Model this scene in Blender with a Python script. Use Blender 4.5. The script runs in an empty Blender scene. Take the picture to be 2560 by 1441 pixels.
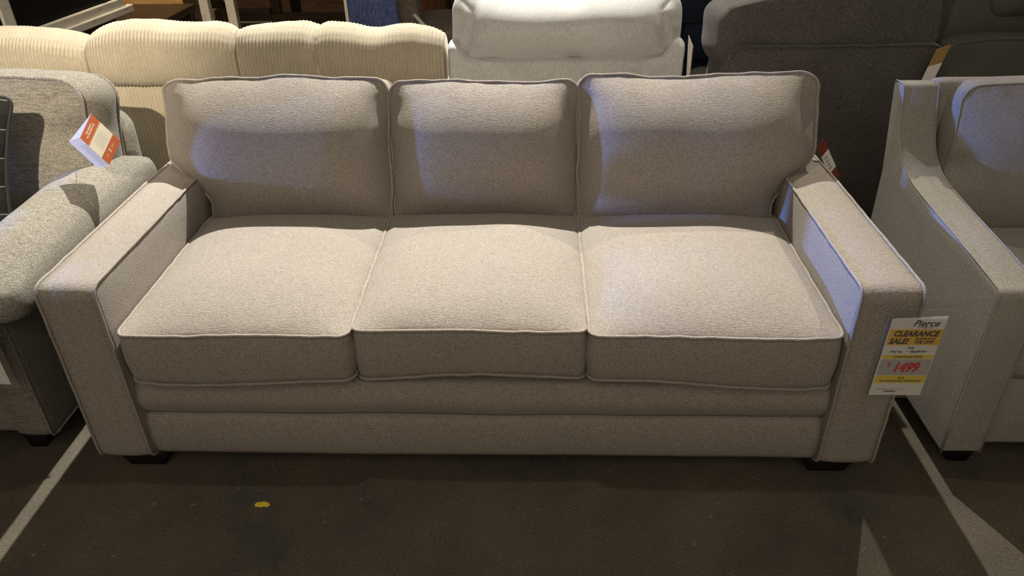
import bpy, bmesh, math, random
from mathutils import Vector, Matrix, noise
random.seed(7)
scene = bpy.context.scene
COL = scene.collection
PI = math.pi

# ------------------------------------------------------------------ camera
CAM = (0.1613, -1.5673, 1.6292)
yaw, pit, rol, fpx = -0.0389, 0.5553, -0.0188, 1885.9
fw = Vector((math.sin(yaw)*math.cos(pit), math.cos(yaw)*math.cos(pit), -math.sin(pit)))
rt = Vector((math.cos(yaw), -math.sin(yaw), 0))
up = rt.cross(fw)
r2 = rt*math.cos(rol) + up*math.sin(rol)
u2 = -rt*math.sin(rol) + up*math.cos(rol)
cam = bpy.data.cameras.new('camera')
cam.sensor_width = 36
cam.lens = fpx*36/2560
cam.clip_start = 0.05
camo = bpy.data.objects.new('camera', cam)
M = Matrix((r2, u2, -fw)).transposed().to_4x4()
M.translation = Vector(CAM)
camo.matrix_world = M
COL.objects.link(camo)
scene.camera = camo

# ------------------------------------------------------------------ light
scene.view_settings.view_transform = 'Standard'
scene.view_settings.look = 'None'
scene.view_settings.exposure = 0.0
scene.view_settings.gamma = 1.0
scene.view_settings.use_curve_mapping = False
w = bpy.data.worlds.new('world'); scene.world = w
w.use_nodes = True
w.node_tree.nodes['Background'].inputs[0].default_value = (1.0, 0.89, 0.75, 1)
w.node_tree.nodes['Background'].inputs[1].default_value = 0.092

def spot(name, loc, target, energy, color, angle, blend=0.5, radius=0.03):
    l = bpy.data.lights.new(name, 'SPOT')
    l.energy = energy; l.color = color
    l.spot_size = math.radians(angle); l.spot_blend = blend
    l.shadow_soft_size = radius
    o = bpy.data.objects.new(name, l); COL.objects.link(o)
    o.location = loc
    o.rotation_euler = (Vector(target)-Vector(loc)).to_track_quat('-Z', 'Y').to_euler()
    return o
spot('track_spotlight_over_sofa', (-0.17, 3.4, 5.0), (-0.62, 0.35, 0.5), 2480, (1.0, 0.97, 0.88), 50, 1.0)
spot('track_spotlight_aisle', (2.75, 3.7, 4.5), (0.9, -0.1, 0.3), 520, (1.0, 0.90, 0.74), 40, 0.8)
spot('rear_fill_spot', (-2.4, 2.7, 5.0), (-3.0, 5.0, 0.4), 1100, (1.0, 0.85, 0.62), 60, 0.8)  # added lamp, brightens the dark furniture at the back left
spot('track_spotlight_front', (-0.5, -3.2, 3.4), (-1.85, 0.9, 0.85), 1200, (1.0, 0.88, 0.69), 24, 0.9)
spot('cool_spotlight', (-9.0, 0.18, 1.46), (1.1, 0.36, 0.68), 3700, (0.16, 0.32, 1.0), 8.8, 0.35, 0.10)
spot('downlight_over_sofa', (-0.2, 0.20, 5.0), (-0.2, 0.0, 0.0), 75, (1.0, 0.90, 0.74), 80, 0.5, 0.06)
fill = bpy.data.lights.new('front_fill_light', 'AREA')  # added soft fill from high in front, lifts the shaded sofa fronts
fill.energy = 43; fill.size = 5.0; fill.shape = 'RECTANGLE'; fill.size_y = 3.0; fill.color = (1.0, 0.87, 0.70)
fo = bpy.data.objects.new('front_fill_light', fill); COL.objects.link(fo)
fo.location = (-0.2, -3.3, 3.3)
fo.rotation_euler = (Vector((-0.1, 0.3, 0.5))-Vector(fo.location)).to_track_quat('-Z', 'Y').to_euler()

# ------------------------------------------------------------------ materials
def new_mat(name):
    m = bpy.data.materials.new(name); m.use_nodes = True
    nt = m.node_tree; b = nt.nodes['Principled BSDF']
    return m, nt, b
def plain(name, col, rough=0.6, metal=0.0, spec=0.5):
    m, nt, b = new_mat(name)
    b.inputs['Base Color'].default_value = (*col, 1)
    b.inputs['Roughness'].default_value = rough
    b.inputs['Metallic'].default_value = metal
    b.inputs['Specular IOR Level'].default_value = spec
    return m
def N(nt, t, **k):
    n = nt.nodes.new(t)
    for a, v in k.items():
        if a in n.inputs: n.inputs[a].default_value = v
        else: setattr(n, a, v)
    return n
def coords(nt, sc, rot=(0, 0, 0)):
    tc = N(nt, 'ShaderNodeTexCoord'); mp = N(nt, 'ShaderNodeMapping')
    mp.inputs['Scale'].default_value = sc; mp.inputs['Rotation'].default_value = rot
    nt.links.new(tc.outputs['Object'], mp.inputs['Vector'])
    return mp.outputs['Vector']
def noise_tex(nt, sc, scale, detail=3, rough=0.6):
    n = N(nt, 'ShaderNodeTexNoise'); n.inputs['Scale'].default_value = scale
    n.inputs['Detail'].default_value = detail; n.inputs['Roughness'].default_value = rough
    nt.links.new(coords(nt, sc), n.inputs['Vector'])
    return n.outputs['Fac']
def ramp(nt, fac, stops):
    r = N(nt, 'ShaderNodeValToRGB')
    e = r.color_ramp.elements
    while len(e) < len(stops): e.new(0.5)
    for el, (p, c) in zip(e, stops):
        el.position = p; el.color = (*c, 1)
    nt.links.new(fac, r.inputs['Fac'])
    return r.outputs['Color']
def mix(nt, mode, fac, a, b):
    m = N(nt, 'ShaderNodeMix', data_type='RGBA', blend_type=mode)
    m.inputs[0].default_value = fac
    for s, v in ((6, a), (7, b)):
        if isinstance(v, tuple): m.inputs[s].default_value = (*v, 1)
        else: nt.links.new(v, m.inputs[s])
    return m.outputs[2]
def addm(nt, a, b, ka=1.0, kb=1.0):
    def sc(x, k):
        m = N(nt, 'ShaderNodeMath', operation='MULTIPLY'); nt.links.new(x, m.inputs[0]); m.inputs[1].default_value = k
        return m.outputs[0]
    m = N(nt, 'ShaderNodeMath', operation='ADD')
    nt.links.new(sc(a, ka), m.inputs[0]); nt.links.new(sc(b, kb), m.inputs[1])
    return m.outputs[0]
def bump(nt, b, h, strength, dist):
    n = N(nt, 'ShaderNodeBump'); n.inputs['Strength'].default_value = strength; n.inputs['Distance'].default_value = dist
    nt.links.new(h, n.inputs['Height']); nt.links.new(n.outputs['Normal'], b.inputs['Normal'])
def fabric(name, dark, mid, light, weave=300, stretch=(0.5, 1, 1), streak=None, bs=0.6, bd=0.003, mottle=0.25, sheen=0.12, contrast=0.16):
    m, nt, b = new_mat(name)
    fine = noise_tex(nt, stretch, weave, 2, 0.65)
    c = ramp(nt, fine, [(0.5-contrast, dark), (0.5, mid), (0.5+contrast, light)])
    big = noise_tex(nt, (1, 1, 1), 7, 4, 0.6)
    g = ramp(nt, big, [(0.3, (1-mottle,)*3), (0.7, (1, 1, 1))])
    c = mix(nt, 'MULTIPLY', 1.0, c, g)
    h = fine
    if streak:
        st = noise_tex(nt, streak[0], streak[1], 2, 0.5)
        h = addm(nt, fine, st, 0.6, 1.0)
        g2 = ramp(nt, st, [(0.33, (streak[2],)*3), (0.6, (1, 1, 1))])
        c = mix(nt, 'MULTIPLY', 1.0, c, g2)
    nt.links.new(c, b.inputs['Base Color'])
    b.inputs['Roughness'].default_value = 0.95
    b.inputs['Specular IOR Level'].default_value = 0.1
    b.inputs['Sheen Weight'].default_value = sheen
    b.inputs['Sheen Roughness'].default_value = 0.5
    bump(nt, b, h, bs, bd)
    return m
def wood(name, dark, light, sc=(1, 12, 12), rough=0.5, scale=3):
    m, nt, b = new_mat(name)
    f = noise_tex(nt, sc, scale, 5, 0.65)
    nt.links.new(ramp(nt, f, [(0.3, dark), (0.7, light)]), b.inputs['Base Color'])
    b.inputs['Roughness'].default_value = rough
    bump(nt, b, f, 0.25, 0.004)
    return m
def leather(name, col, rough=0.42):
    m, nt, b = new_mat(name)
    v = N(nt, 'ShaderNodeTexVoronoi'); v.inputs['Scale'].default_value = 260
    nt.links.new(coords(nt, (1, 1, 1)), v.inputs['Vector'])
    f = noise_tex(nt, (1, 1, 1), 5, 4)
    nt.links.new(ramp(nt, f, [(0.3, tuple(x*0.75 for x in col)), (0.7, col)]), b.inputs['Base Color'])
    b.inputs['Roughness'].default_value = rough
    bump(nt, b, v.outputs['Distance'], 0.25, 0.001)
    return m

M_SOFA = fabric('taupe_chenille', (0.25, 0.213, 0.18), (0.41, 0.36, 0.312), (0.56, 0.505, 0.445), 700, (0.55, 1, 0.8), ((0.24, 1, 1), 360, 0.82), 0.8, 0.0026, 0.05, 0.12)
M_WELT = fabric('taupe_chenille_welt', (0.25, 0.21, 0.175), (0.40, 0.345, 0.295), (0.54, 0.48, 0.42), 420, (1, 1, 1), None, 0.6, 0.003, 0.1)
M_TWEED = fabric('grey_tweed', (0.09, 0.082, 0.068), (0.265, 0.242, 0.203), (0.46, 0.43, 0.365), 620, (0.5, 0.8, 1), ((0.14, 0.9, 1), 190, 0.70), 0.45, 0.002, 0.08, 0.1, 0.19)
M_TWEEDW = fabric('grey_tweed_welt', (0.10, 0.09, 0.075), (0.265, 0.242, 0.203), (0.45, 0.42, 0.355), 400, (1, 1, 1), None, 0.6, 0.003, 0.1)
M_CREAM = fabric('cream_corduroy', (0.48, 0.415, 0.305), (0.52, 0.452, 0.338), (0.56, 0.495, 0.38), 160, (1, 1, 0.35), None, 0.12, 0.003, 0.15, 0.2)
M_LIGHT = fabric('light_grey_linen', (0.56, 0.55, 0.53), (0.66, 0.65, 0.63), (0.74, 0.73, 0.71), 300, (1, 1, 0.18), None, 0.3, 0.002, 0.10, 0.1)
M_CHAR = fabric('charcoal_plush', (0.040, 0.036, 0.033), (0.120, 0.110, 0.102), (0.23, 0.215, 0.20), 480, (1, 1, 0.8), None, 0.5, 0.003, 0.2, 0.15)
M_GREIGE = fabric('greige_weave', (0.27, 0.245, 0.21), (0.36, 0.33, 0.29), (0.44, 0.41, 0.365), 420, (0.6, 0.6, 1), None, 0.3, 0.002, 0.10, 0.1)
M_NAVY = fabric('navy_plush', (0.010, 0.014, 0.026), (0.018, 0.024, 0.042), (0.03, 0.04, 0.062), 200, (1, 1, 1), None, 0.3, 0.002)
M_BLUE = fabric('blue_velvet', (0.09, 0.12, 0.29), (0.14, 0.18, 0.41), (0.21, 0.26, 0.50), 130, (1, 1, 0.3), None, 0.3, 0.002)
M_TAUPE = fabric('taupe_suede', (0.16, 0.125, 0.10), (0.24, 0.19, 0.15), (0.33, 0.26, 0.21), 90, (1, 1, 1), None, 0.2, 0.002)
M_GREENL = leather('dark_olive_leather', (0.125, 0.130, 0.108))
M_BROWNL = leather('dark_brown_leather', (0.030, 0.018, 0.014), 0.3)
M_LEG = wood('espresso_wood', (0.010, 0.006, 0.005), (0.022, 0.013, 0.010), (6, 6, 1), 0.4)
M_DARKW = wood('dark_brown_wood', (0.028, 0.016, 0.009), (0.060, 0.034, 0.018), (3, 14, 14), 0.35)
M_RUST = wood('rustic_wood', (0.05, 0.03, 0.017), (0.13, 0.08, 0.045), (1, 14, 14), 0.7)
M_CHERRY = wood('cherry_wood', (0.07, 0.028, 0.012), (0.16, 0.065, 0.026), (14, 14, 1), 0.4)
M_PINE = wood('pine_wood', (0.42, 0.22, 0.07), (0.62, 0.36, 0.13), (2, 16, 16), 0.5)
M_BLACK = plain('black_panel', (0.006, 0.006, 0.008), 0.35)
M_DARKCLOTH = plain('black_dust_cover', (0.006, 0.006, 0.006), 0.95, 0, 0.1)

def distressed():
    m, nt, b = new_mat('distressed_white_paint')
    f = noise_tex(nt, (5, 1.2, 9), 5, 5, 0.7)
    nt.links.new(ramp(nt, f, [(0.30, (0.10, 0.08, 0.06)), (0.37, (0.52, 0.48, 0.41)), (0.7, (0.66, 0.62, 0.54))]), b.inputs['Base Color'])
    b.inputs['Roughness'].default_value = 0.65
    bump(nt, b, f, 0.3, 0.003)
    return m
M_WHITEW = distressed()
def plaid():
    m, nt, b = new_mat('dark_plaid')
    def stripe(axis, freq, ph):
        tc = N(nt, 'ShaderNodeTexCoord'); s = N(nt, 'ShaderNodeSeparateXYZ')
        nt.links.new(tc.outputs['UV'], s.inputs[0])
        a = N(nt, 'ShaderNodeMath', operation='MULTIPLY_ADD'); nt.links.new(s.outputs[axis], a.inputs[0]); a.inputs[1].default_value = freq; a.inputs[2].default_value = ph
        fr = N(nt, 'ShaderNodeMath', operation='FRACT'); nt.links.new(a.outputs[0], fr.inputs[0])
        return fr.outputs[0]
    s1 = stripe(1, 5.0, 0.1); s2 = stripe(0, 3.0, 0.45)
    L = [(0.0, (0, 0, 0)), (0.955, (0, 0, 0)), (0.965, (1, 1, 1)), (0.995, (1, 1, 1))]
    l1 = ramp(nt, s1, L); l2 = ramp(nt, s2, L)
    ln = mix(nt, 'LIGHTEN', 1.0, l1, mix(nt, 'MULTIPLY', 1.0, l2, (0.35, 0.35, 0.35)))
    band = ramp(nt, s1, [(0.45, (0.005, 0.0055, 0.005)), (0.5, (0.012, 0.0125, 0.011))])
    mx = N(nt, 'ShaderNodeMix', data_type='RGBA'); nt.links.new(ln, mx.inputs[0]); nt.links.new(band, mx.inputs[6]); mx.inputs[7].default_value = (0.22, 0.21, 0.18, 1)
    nt.links.new(mx.outputs[2], b.inputs['Base Color'])
    b.inputs['Roughness'].default_value = 0.9
    bump(nt, b, noise_tex(nt, (1, 1, 1), 300), 0.3, 0.002)
    return m
M_PLAID = plaid()
def concrete():
    m, nt, b = new_mat('stained_concrete')
    big = noise_tex(nt, (1, 1, 1), 2.3, 6, 0.65)
    c = ramp(nt, big, [(0.32, (0.056, 0.064, 0.067)), (0.45, (0.102, 0.087, 0.065)), (0.68, (0.142, 0.120, 0.085))])
    fine = noise_tex(nt, (1, 1, 1), 150, 4, 0.7)
    g = ramp(nt, fine, [(0.30, (0.62,)*3), (0.55, (1, 1, 1)), (0.72, (1.45,)*3)])
    c = mix(nt, 'MULTIPLY', 1.0, c, g)
    sp = noise_tex(nt, (1, 1, 1), 34, 2, 0.5)
    spm = ramp(nt, sp, [(0.70, (0, 0, 0)), (0.76, (0.09, 0.08, 0.065))])
    c = mix(nt, 'ADD', 1.0, c, spm)
    scr = noise_tex(nt, (3, 42, 1), 4, 3, 0.5)
    scm = ramp(nt, scr, [(0.71, (0, 0, 0)), (0.75, (0.05, 0.045, 0.04))])
    c = mix(nt, 'ADD', 1.0, c, scm)
    nt.links.new(c, b.inputs['Base Color'])
    b.inputs['Roughness'].default_value = 0.7
    b.inputs['Specular IOR Level'].default_value = 0.25
    bump(nt, b, fine, 0.15, 0.002)
    return m
M_FLOOR = concrete()
M_PAPER = plain('white_card', (0.90, 0.87, 0.82), 0.6)
M_PAPERB = plain('paper_grey_print', (0.40, 0.39, 0.37), 0.6)
M_YELL = plain('yellow_print', (0.92, 0.68, 0.04), 0.6)
M_AMBER = plain('amber_print', (0.92, 0.54, 0.06), 0.6)
M_GREYP = plain('grey_print', (0.52, 0.50, 0.48), 0.6)
M_RED = plain('red_print', (0.72, 0.018, 0.03), 0.6)
M_INK = plain('navy_ink', (0.03, 0.028, 0.045), 0.6)
M_TAGP = plain('tag_paper', (0.58, 0.56, 0.56), 0.6)
M_ORANGE = plain('orange_print', (0.40, 0.085, 0.022), 0.5)
M_RUSTP = plain('rust_print', (0.22, 0.045, 0.02), 0.5)
M_CREAMP = plain('cream_print', (0.62, 0.59, 0.50), 0.55)
M_TAN = plain('tan_print', (0.42, 0.25, 0.09), 0.55)
def plastic():
    m = bpy.data.materials.new('clear_plastic'); m.use_nodes = True
    nt = m.node_tree
    for n in list(nt.nodes): nt.nodes.remove(n)
    o = N(nt, 'ShaderNodeOutputMaterial'); mx = N(nt, 'ShaderNodeMixShader')
    t = N(nt, 'ShaderNodeBsdfTransparent'); t.inputs[0].default_value = (0.98, 0.98, 0.975, 1)
    g = N(nt, 'ShaderNodeBsdfGlossy'); g.inputs['Roughness'].default_value = 0.12
    d = N(nt, 'ShaderNodeBsdfDiffuse'); d.inputs[0].default_value = (0.8, 0.78, 0.75, 1)
    m2 = N(nt, 'ShaderNodeMixShader'); m2.inputs[0].default_value = 0.5
    nt.links.new(g.outputs[0], m2.inputs[1]); nt.links.new(d.outputs[0], m2.inputs[2])
    mx.inputs[0].default_value = 0.065
    nt.links.new(t.outputs[0], mx.inputs[1]); nt.links.new(m2.outputs[0], mx.inputs[2])
    nt.links.new(mx.outputs[0], o.inputs[0])
    return m
M_PLASTIC = plastic()

# ------------------------------------------------------------------ mesh helpers
BASE = {}
def thing(name, label, cat, loc=(0, 0, 0), group=None):
    o = bpy.data.objects.new(name, None); o.empty_display_size = 0.1
    COL.objects.link(o); o.location = loc
    o['label'] = label; o['category'] = cat
    if group: o['group'] = group
    BASE[o.name] = Vector(loc)
    return o
def obj(name, geo, mat, parent=None, smooth=True, label=None, uvs=None):
    vs, fs = geo
    off = BASE[parent.name] if parent else Vector((0, 0, 0))
    me = bpy.data.meshes.new(name)
    me.from_pydata([tuple(Vector(v)-off) for v in vs], [], fs)
    if smooth: me.polygons.foreach_set('use_smooth', [True]*len(me.polygons))
    me.materials.append(mat); me.update()
    if uvs:
        ul = me.uv_layers.new(name='UVMap')
        for l in me.loops: ul.data[l.index].uv = uvs[l.vertex_index]
    o = bpy.data.objects.new(name, me); COL.objects.link(o)
    if parent: o.parent = parent
    BASE[o.name] = off
    if label: o['label'] = label
    return o
def tag(o, label, cat, group=None):
    o['label'] = label; o['category'] = cat
    if group: o['group'] = group
    return o
def struct(name, geo, mat):
    o = obj(name, geo, mat, None, False); o['kind'] = 'structure'; return o
def join(*geos):
    V, F = [], []
    for vs, fs in geos:
        k = len(V); V += list(vs); F += [tuple(i+k for i in f) for f in fs]
    return V, F
def box(x0, x1, y0, y1, z0, z1, bev=0.0, seg=2):
    bm = bmesh.new(); bmesh.ops.create_cube(bm, size=1)
    for v in bm.verts:
        v.co = Vector((x0+(v.co.x+.5)*(x1-x0), y0+(v.co.y+.5)*(y1-y0), z0+(v.co.z+.5)*(z1-z0)))
    if bev: bmesh.ops.bevel(bm, geom=bm.edges[:], offset=bev, segments=seg, affect='EDGES', profile=0.5)
    r = bm_geo(bm); return r
def bm_geo(bm):
    bm.verts.index_update(); bm.verts.ensure_lookup_table()
    V = [v.co.copy() for v in bm.verts]; F = [tuple(v.index for v in f.verts) for f in bm.faces]
    bm.free(); return V, F
def sstep(a, b, x):
    t = max(0.0, min(1.0, (x-a)/(b-a))); return t*t*(3-2*t)
def nz(v, s, seed=0):
    return noise.noise(Vector(v)*s + Vector((seed*13.7, seed*7.1, seed*3.3)))
def rsq(u, v, ru, rv):
    au, av = abs(u), abs(v)
    if au > 1-ru and av > 1-rv:
        qx, qy = (au-(1-ru))/ru, (av-(1-rv))/rv
        l = math.hypot(qx, qy)
        if l > 1e-9:
            k = max(qx, qy)/l; qx *= k; qy *= k
        au, av = 1-ru+ru*qx, 1-rv+rv*qy
    return math.copysign(au, u), math.copysign(av, v)
def spread(n):
    return [0.55*t + 0.45*math.sin(PI*t/2) for t in (-1+2*i/n for i in range(n+1))]
def cushion(W, H, T, O, A, B, C, rc=.04, cf=.05, cb=None, p=2.5, q=1.0, warp=None, nu=44, nv=34, nb=6,
            bulge=.008, namp=0.0, nsc=6.0, pk=0.0, seed=0, bottom=0.0, pv=None):
    """stuffed box cushion in the frame A (width), B (height), C (front); also returns its two seam loops."""
    O, A, B, C = Vector(O), Vector(A), Vector(B), Vector(C)
    if cb is None: cb = cf
    ru, rv = min(1, rc/(W/2)), min(1, rc/(H/2))
    U, Vv = spread(nu), spread(nv)
    def P(u, v, side):
        su, sv = rsq(u, v, ru, rv)
        a, b = su*W/2, sv*H/2
        e = max(0.0, (1-abs(u)**p)*(1-abs(v)**(pv or p)))**q
        c = side*T/2 + (cf if side > 0 else -cb)*e
        d = min((1-abs(u))*W/2, (1-abs(v))*H/2)
        if pk: c += side*pk*nz((a*1.0, b*1.0, side*.3), 26, seed)*(d/.012)*math.exp(1-d/.012)
        if namp: c += side*namp*nz((a, b, side), nsc, seed)*min(1, d/.05)
        if bottom and side > 0: c -= bottom*max(0, -sv)**4
        if warp: a, b, c = warp(a, b, c, su, sv)
        return O + A*a + B*b + C*c
    V, F = [], []
    idx = {}
    for s in (1, -1):
        for j in range(nv+1):
            for i in range(nu+1):
                idx[s, i, j] = len(V); V.append(P(U[i], Vv[j], s))
        for j in range(nv):
            for i in range(nu):
                f = (idx[s, i, j], idx[s, i+1, j], idx[s, i+1, j+1], idx[s, i, j+1])
                F.append(f if s > 0 else f[::-1])
    loop = [(i, 0) for i in range(nu)] + [(nu, j) for j in range(nv)] + [(i, nv) for i in range(nu, 0, -1)] + [(0, j) for j in range(nv, 0, -1)]
    n = len(loop)
    fl = [idx[1, i, j] for i, j in loop]; bl = [idx[-1, i, j] for i, j in loop]
    outs = []
    for k in range(n):
        t = V[fl[(k+1) % n]]-V[fl[k-1]]
        o = t.cross(C)
        outs.append(o.normalized() if o.length > 1e-9 else Vector((0, 0, 0)))
    prev = fl
    for m in range(1, nb+1):
        if m == nb: cur = bl
        else:
            s = m/nb; cur = []
            for k in range(n):
                pt = V[fl[k]].lerp(V[bl[k]], s)
                bb = bulge*(1-(2*s-1)**2)
                if namp: bb += namp*.5*nz(pt, 12, seed)*(1-(2*s-1)**2)
                cur.append(len(V)); V.append(pt + outs[k]*bb)
        for k in range(n):
            k2 = (k+1) % n
            F.append((fl_(prev, k), fl_(cur, k), fl_(cur, k2), fl_(prev, k2)))
        prev = cur
    front = [V[i].copy() + outs[k]*.002 for k, i in enumerate(fl)]
    back = [V[i].copy() + outs[k]*.002 for k, i in enumerate(bl)]
    return (V, F), front, back
def fl_(l, k): return l[k]
def tube(pts, r, closed=True, ns=7, wob=0.0, seed=0):
    pts = [Vector(p) for p in pts]
    q = [pts[0]]
    for p in pts[1:]:
        if (p-q[-1]).length > r*0.4: q.append(p)
    if closed and (q[-1]-q[0]).length < r*0.4: q.pop()
    pts = q; n = len(pts); V, F = [], []
    nrm = None
    for i in range(n):
        a = pts[(i-1) % n] if closed or i else pts[0]
        b = pts[(i+1) % n] if closed or i < n-1 else pts[-1]
        t = (b-a).normalized()
        if nrm is None:
            nrm = t.orthogonal().normalized()
        nrm = (nrm - t*nrm.dot(t)).normalized()
        bi = t.cross(nrm)
        c = pts[i]
        if wob: c = c + Vector((nz(c, 22, seed), nz(c, 22, seed+1), nz(c, 22, seed+2)))*wob
        for k in range(ns):
            an = 2*PI*k/ns
            V.append(c + (nrm*math.cos(an) + bi*math.sin(an))*r)
    for i in range(n if closed else n-1):
        j = (i+1) % n
        for k in range(ns):
            k2 = (k+1) % ns
            F.append((i*ns+k, i*ns+k2, j*ns+k2, j*ns+k))
    if not closed:
        F.append(tuple(range(ns))[::-1]); F.append(tuple((n-1)*ns+k for k in range(ns)))
    return V, F
def prism(outline, O, A, B, C, thick, bev=0.008, seg=3):
    """outline in the plane A,B extruded along C, edges rounded."""
    O, A, B, C = Vector(O), Vector(A), Vector(B), Vector(C)
    bm = bmesh.new()
    f = bm.faces.new([bm.verts.new(O+A*a+B*b) for a, b in outline])
    ex = bmesh.ops.extrude_face_region(bm, geom=[f])
    for v in ex['geom']:
        if isinstance(v, bmesh.types.BMVert): v.co += C*thick
    bmesh.ops.recalc_face_normals(bm, faces=bm.faces[:])
    if bev:
        ed = [e for e in bm.edges if len(e.link_faces) == 2 and e.calc_face_angle() > 0.6]
        bmesh.ops.bevel(bm, geom=ed, offset=bev, segments=seg, affect='EDGES', profile=0.5, clamp_overlap=True)
    return bm_geo(bm)
def sweep_x(profile, x0, x1, nx=60, wob=0.002, seed=0):
    V, F = [], []
    m = len(profile)
    for i in range(nx+1):
        x = x0+(x1-x0)*i/nx
        for y, z in profile:
            V.append(Vector((x, y+wob*nz((x, 0, z), 5, seed), z+wob*nz((x, 3, z*.2), 3, seed+1))))
    for i in range(nx):
        for k in range(m-1):
            a = i*m+k; F.append((a, a+m, a+m+1, a+1))
    F.append(tuple(range(m))); F.append(tuple(nx*m+k for k in range(m))[::-1])
    return V, F
def taper_leg(cx, cy, z0, z1, top, bot, dx=0, dy=0):
    bm = bmesh.new(); bmesh.ops.create_cube(bm, size=1)
    for v in bm.verts:
        h = v.co.z > 0; s = top if h else bot
        v.co = Vector((cx+v.co.x*s+(0 if h else dx), cy+v.co.y*s+(0 if h else dy), z1 if h else z0))
    bmesh.ops.bevel(bm, geom=bm.edges[:], offset=0.004, segments=2, affect='EDGES')
    return bm_geo(bm)
X, Y, Z = Vector((1, 0, 0)), Vector((0, 1, 0)), Vector((0, 0, 1))
def text(body, size, O, A, B, mat, parent, shear=0.0, bold=0.0, sx=1.0, align='CENTER', name='lettering', depth=0.0004):
    c = bpy.data.curves.new('lettering', 'FONT')
    c.body = body; c.size = size; c.shear = shear; c.offset = bold; c.align_x = align
    c.resolution_u = 3; c.extrude = depth
    o = bpy.data.objects.new('tmp_text', c); COL.objects.link(o)
    dg = bpy.context.evaluated_depsgraph_get(); dg.update()
    me = bpy.data.meshes.new_from_object(o.evaluated_get(dg))
    bpy.data.objects.remove(o); bpy.data.curves.remove(c)
    A, B, O = Vector(A).normalized(), Vector(B).normalized(), Vector(O)
    Cn = A.cross(B)
    vs = [O + A*(v.co.x*sx) + B*v.co.y + Cn*v.co.z for v in me.vertices]
    fs = [tuple(p.vertices) for p in me.polygons]
    bpy.data.meshes.remove(me)
    return obj(name, (vs, fs), mat, parent, False)
def slab(O, A, B, u0, u1, v0, v1, lift, th=0.0006):
    O, A, B = Vector(O), Vector(A).normalized(), Vector(B).normalized(); Cn = A.cross(B)
    V = []
    for c in (lift, lift+th):
        for a, b in ((u0, v0), (u1, v0), (u1, v1), (u0, v1)):
            V.append(O+A*a+B*b+Cn*c)
    return V, [(3, 2, 1, 0), (4, 5, 6, 7), (0, 1, 5, 4), (1, 2, 6, 5), (2, 3, 7, 6), (3, 0, 4, 7)]
def quadslab(p, th=0.0012):
    p = [Vector(q) for q in p]
    n = (p[1]-p[0]).cross(p[3]-p[0]).normalized()
    V = p + [q+n*th for q in p]
    return V, [(3, 2, 1, 0), (4, 5, 6, 7), (0, 1, 5, 4), (1, 2, 6, 5), (2, 3, 7, 6), (3, 0, 4, 7)]

# ------------------------------------------------------------------ setting
struct('floor', ([(-12, -6, 0), (12, -6, 0), (12, 10, 0), (-12, 10, 0)], [(0, 1, 2, 3)]), M_FLOOR)
M_WALL = plain('dark_wall_paint', (0.05, 0.042, 0.035), 0.8)
struct('wall_back', box(-12, 12, 9.8, 10, 0, 5.6), M_WALL)
struct('wall_left', box(-12, -11.8, -6, 9.8, 0, 5.6), M_WALL)
struct('wall_right', box(11.8, 12, -6, 9.8, 0, 5.6), M_WALL)

# ------------------------------------------------------------------ main sofa
sofa = thing('sofa', 'three-seat taupe chenille sofa with square track arms in the middle of the picture', 'sofa', (0, .48, 0))
g = box(-.945, .945, .05, .95, .07, .33, .01); obj('seat_deck', g, M_SOFA, sofa)
prof = [(.10, .325), (.034, .333)] + [(.034-.022*math.sin(PI*t), .333-.113*t) for t in (i/10 for i in range(1, 10))] + [(.034, .219), (.10, .218)]
obj('upper_front_rail', sweep_x(prof, -.952, .952, 80, .003, 3), M_SOFA, sofa)
prof = [(.10, .214), (.030, .214)] + [(.028-.013*math.sin(PI*t)**.7, .212-.144*t) for t in (i/10 for i in range(1, 10))] + [(.032, .066), (.10, .066)]
obj('lower_front_rail', sweep_x(prof, -.952, .952, 80, .003, 5), M_SOFA, sofa)
for s in (-1, 1):
    def wa(a, b, c, u, v):
        return a, b - .006*sstep(.2, 1, u), c
    geo, f, b = cushion(.965, .578, .15, (s*1.025, .4825, .361), Y, Z, X, .030, .007, .007, 8, 1, wa, 40, 30, 6, .006, .003, 5, .001, 11+s)
    arm = obj('arm', geo, M_SOFA, sofa)
    for lp in (f, b): obj('piping', tube(lp, .0042, True, 7, .0015, 2), M_WELT, arm)
geo, f, b = cushion(1.90, .74, .15, (0, .885, .44), X, Z, -Y, .03, .02, .02, 4, 1, None, 30, 20, 4, .01)
obj('back_frame', geo, M_SOFA, sofa)
for x0, x1, y0, sd in ((-.932, -.328, 0.0, 1), (-.322, .292, .026, 2), (.298, .934, 0.0, 3)):
    W = x1-x0
    def ws(a, b, c, u, v, sd=sd):
        if c < 0: c -= .010*math.sin((u+sd)*2.1)*max(0, -v)
        return a, b - .006*math.cos(u*PI/2)*max(0, -v)**6, c + .004*math.sin(u*3+sd)*max(0, -v)
    geo, f, b = cushion(W, .70-y0, .150, ((x0+x1)/2, (y0+.70)/2, .436), X, Y, Z, .028, .054, .012, 3.2, .8, ws, 56, 56, 8, .009, .003, 6, .0015, sd, pv=3.8)
    c = obj('seat_cushion', geo, M_SOFA, sofa)
    obj('piping', tube(f, .0048, True, 7, .002, 3), M_WELT, c)
    obj('piping', tube(b, .0048, True, 7, .002, 4), M_WELT, c)
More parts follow.
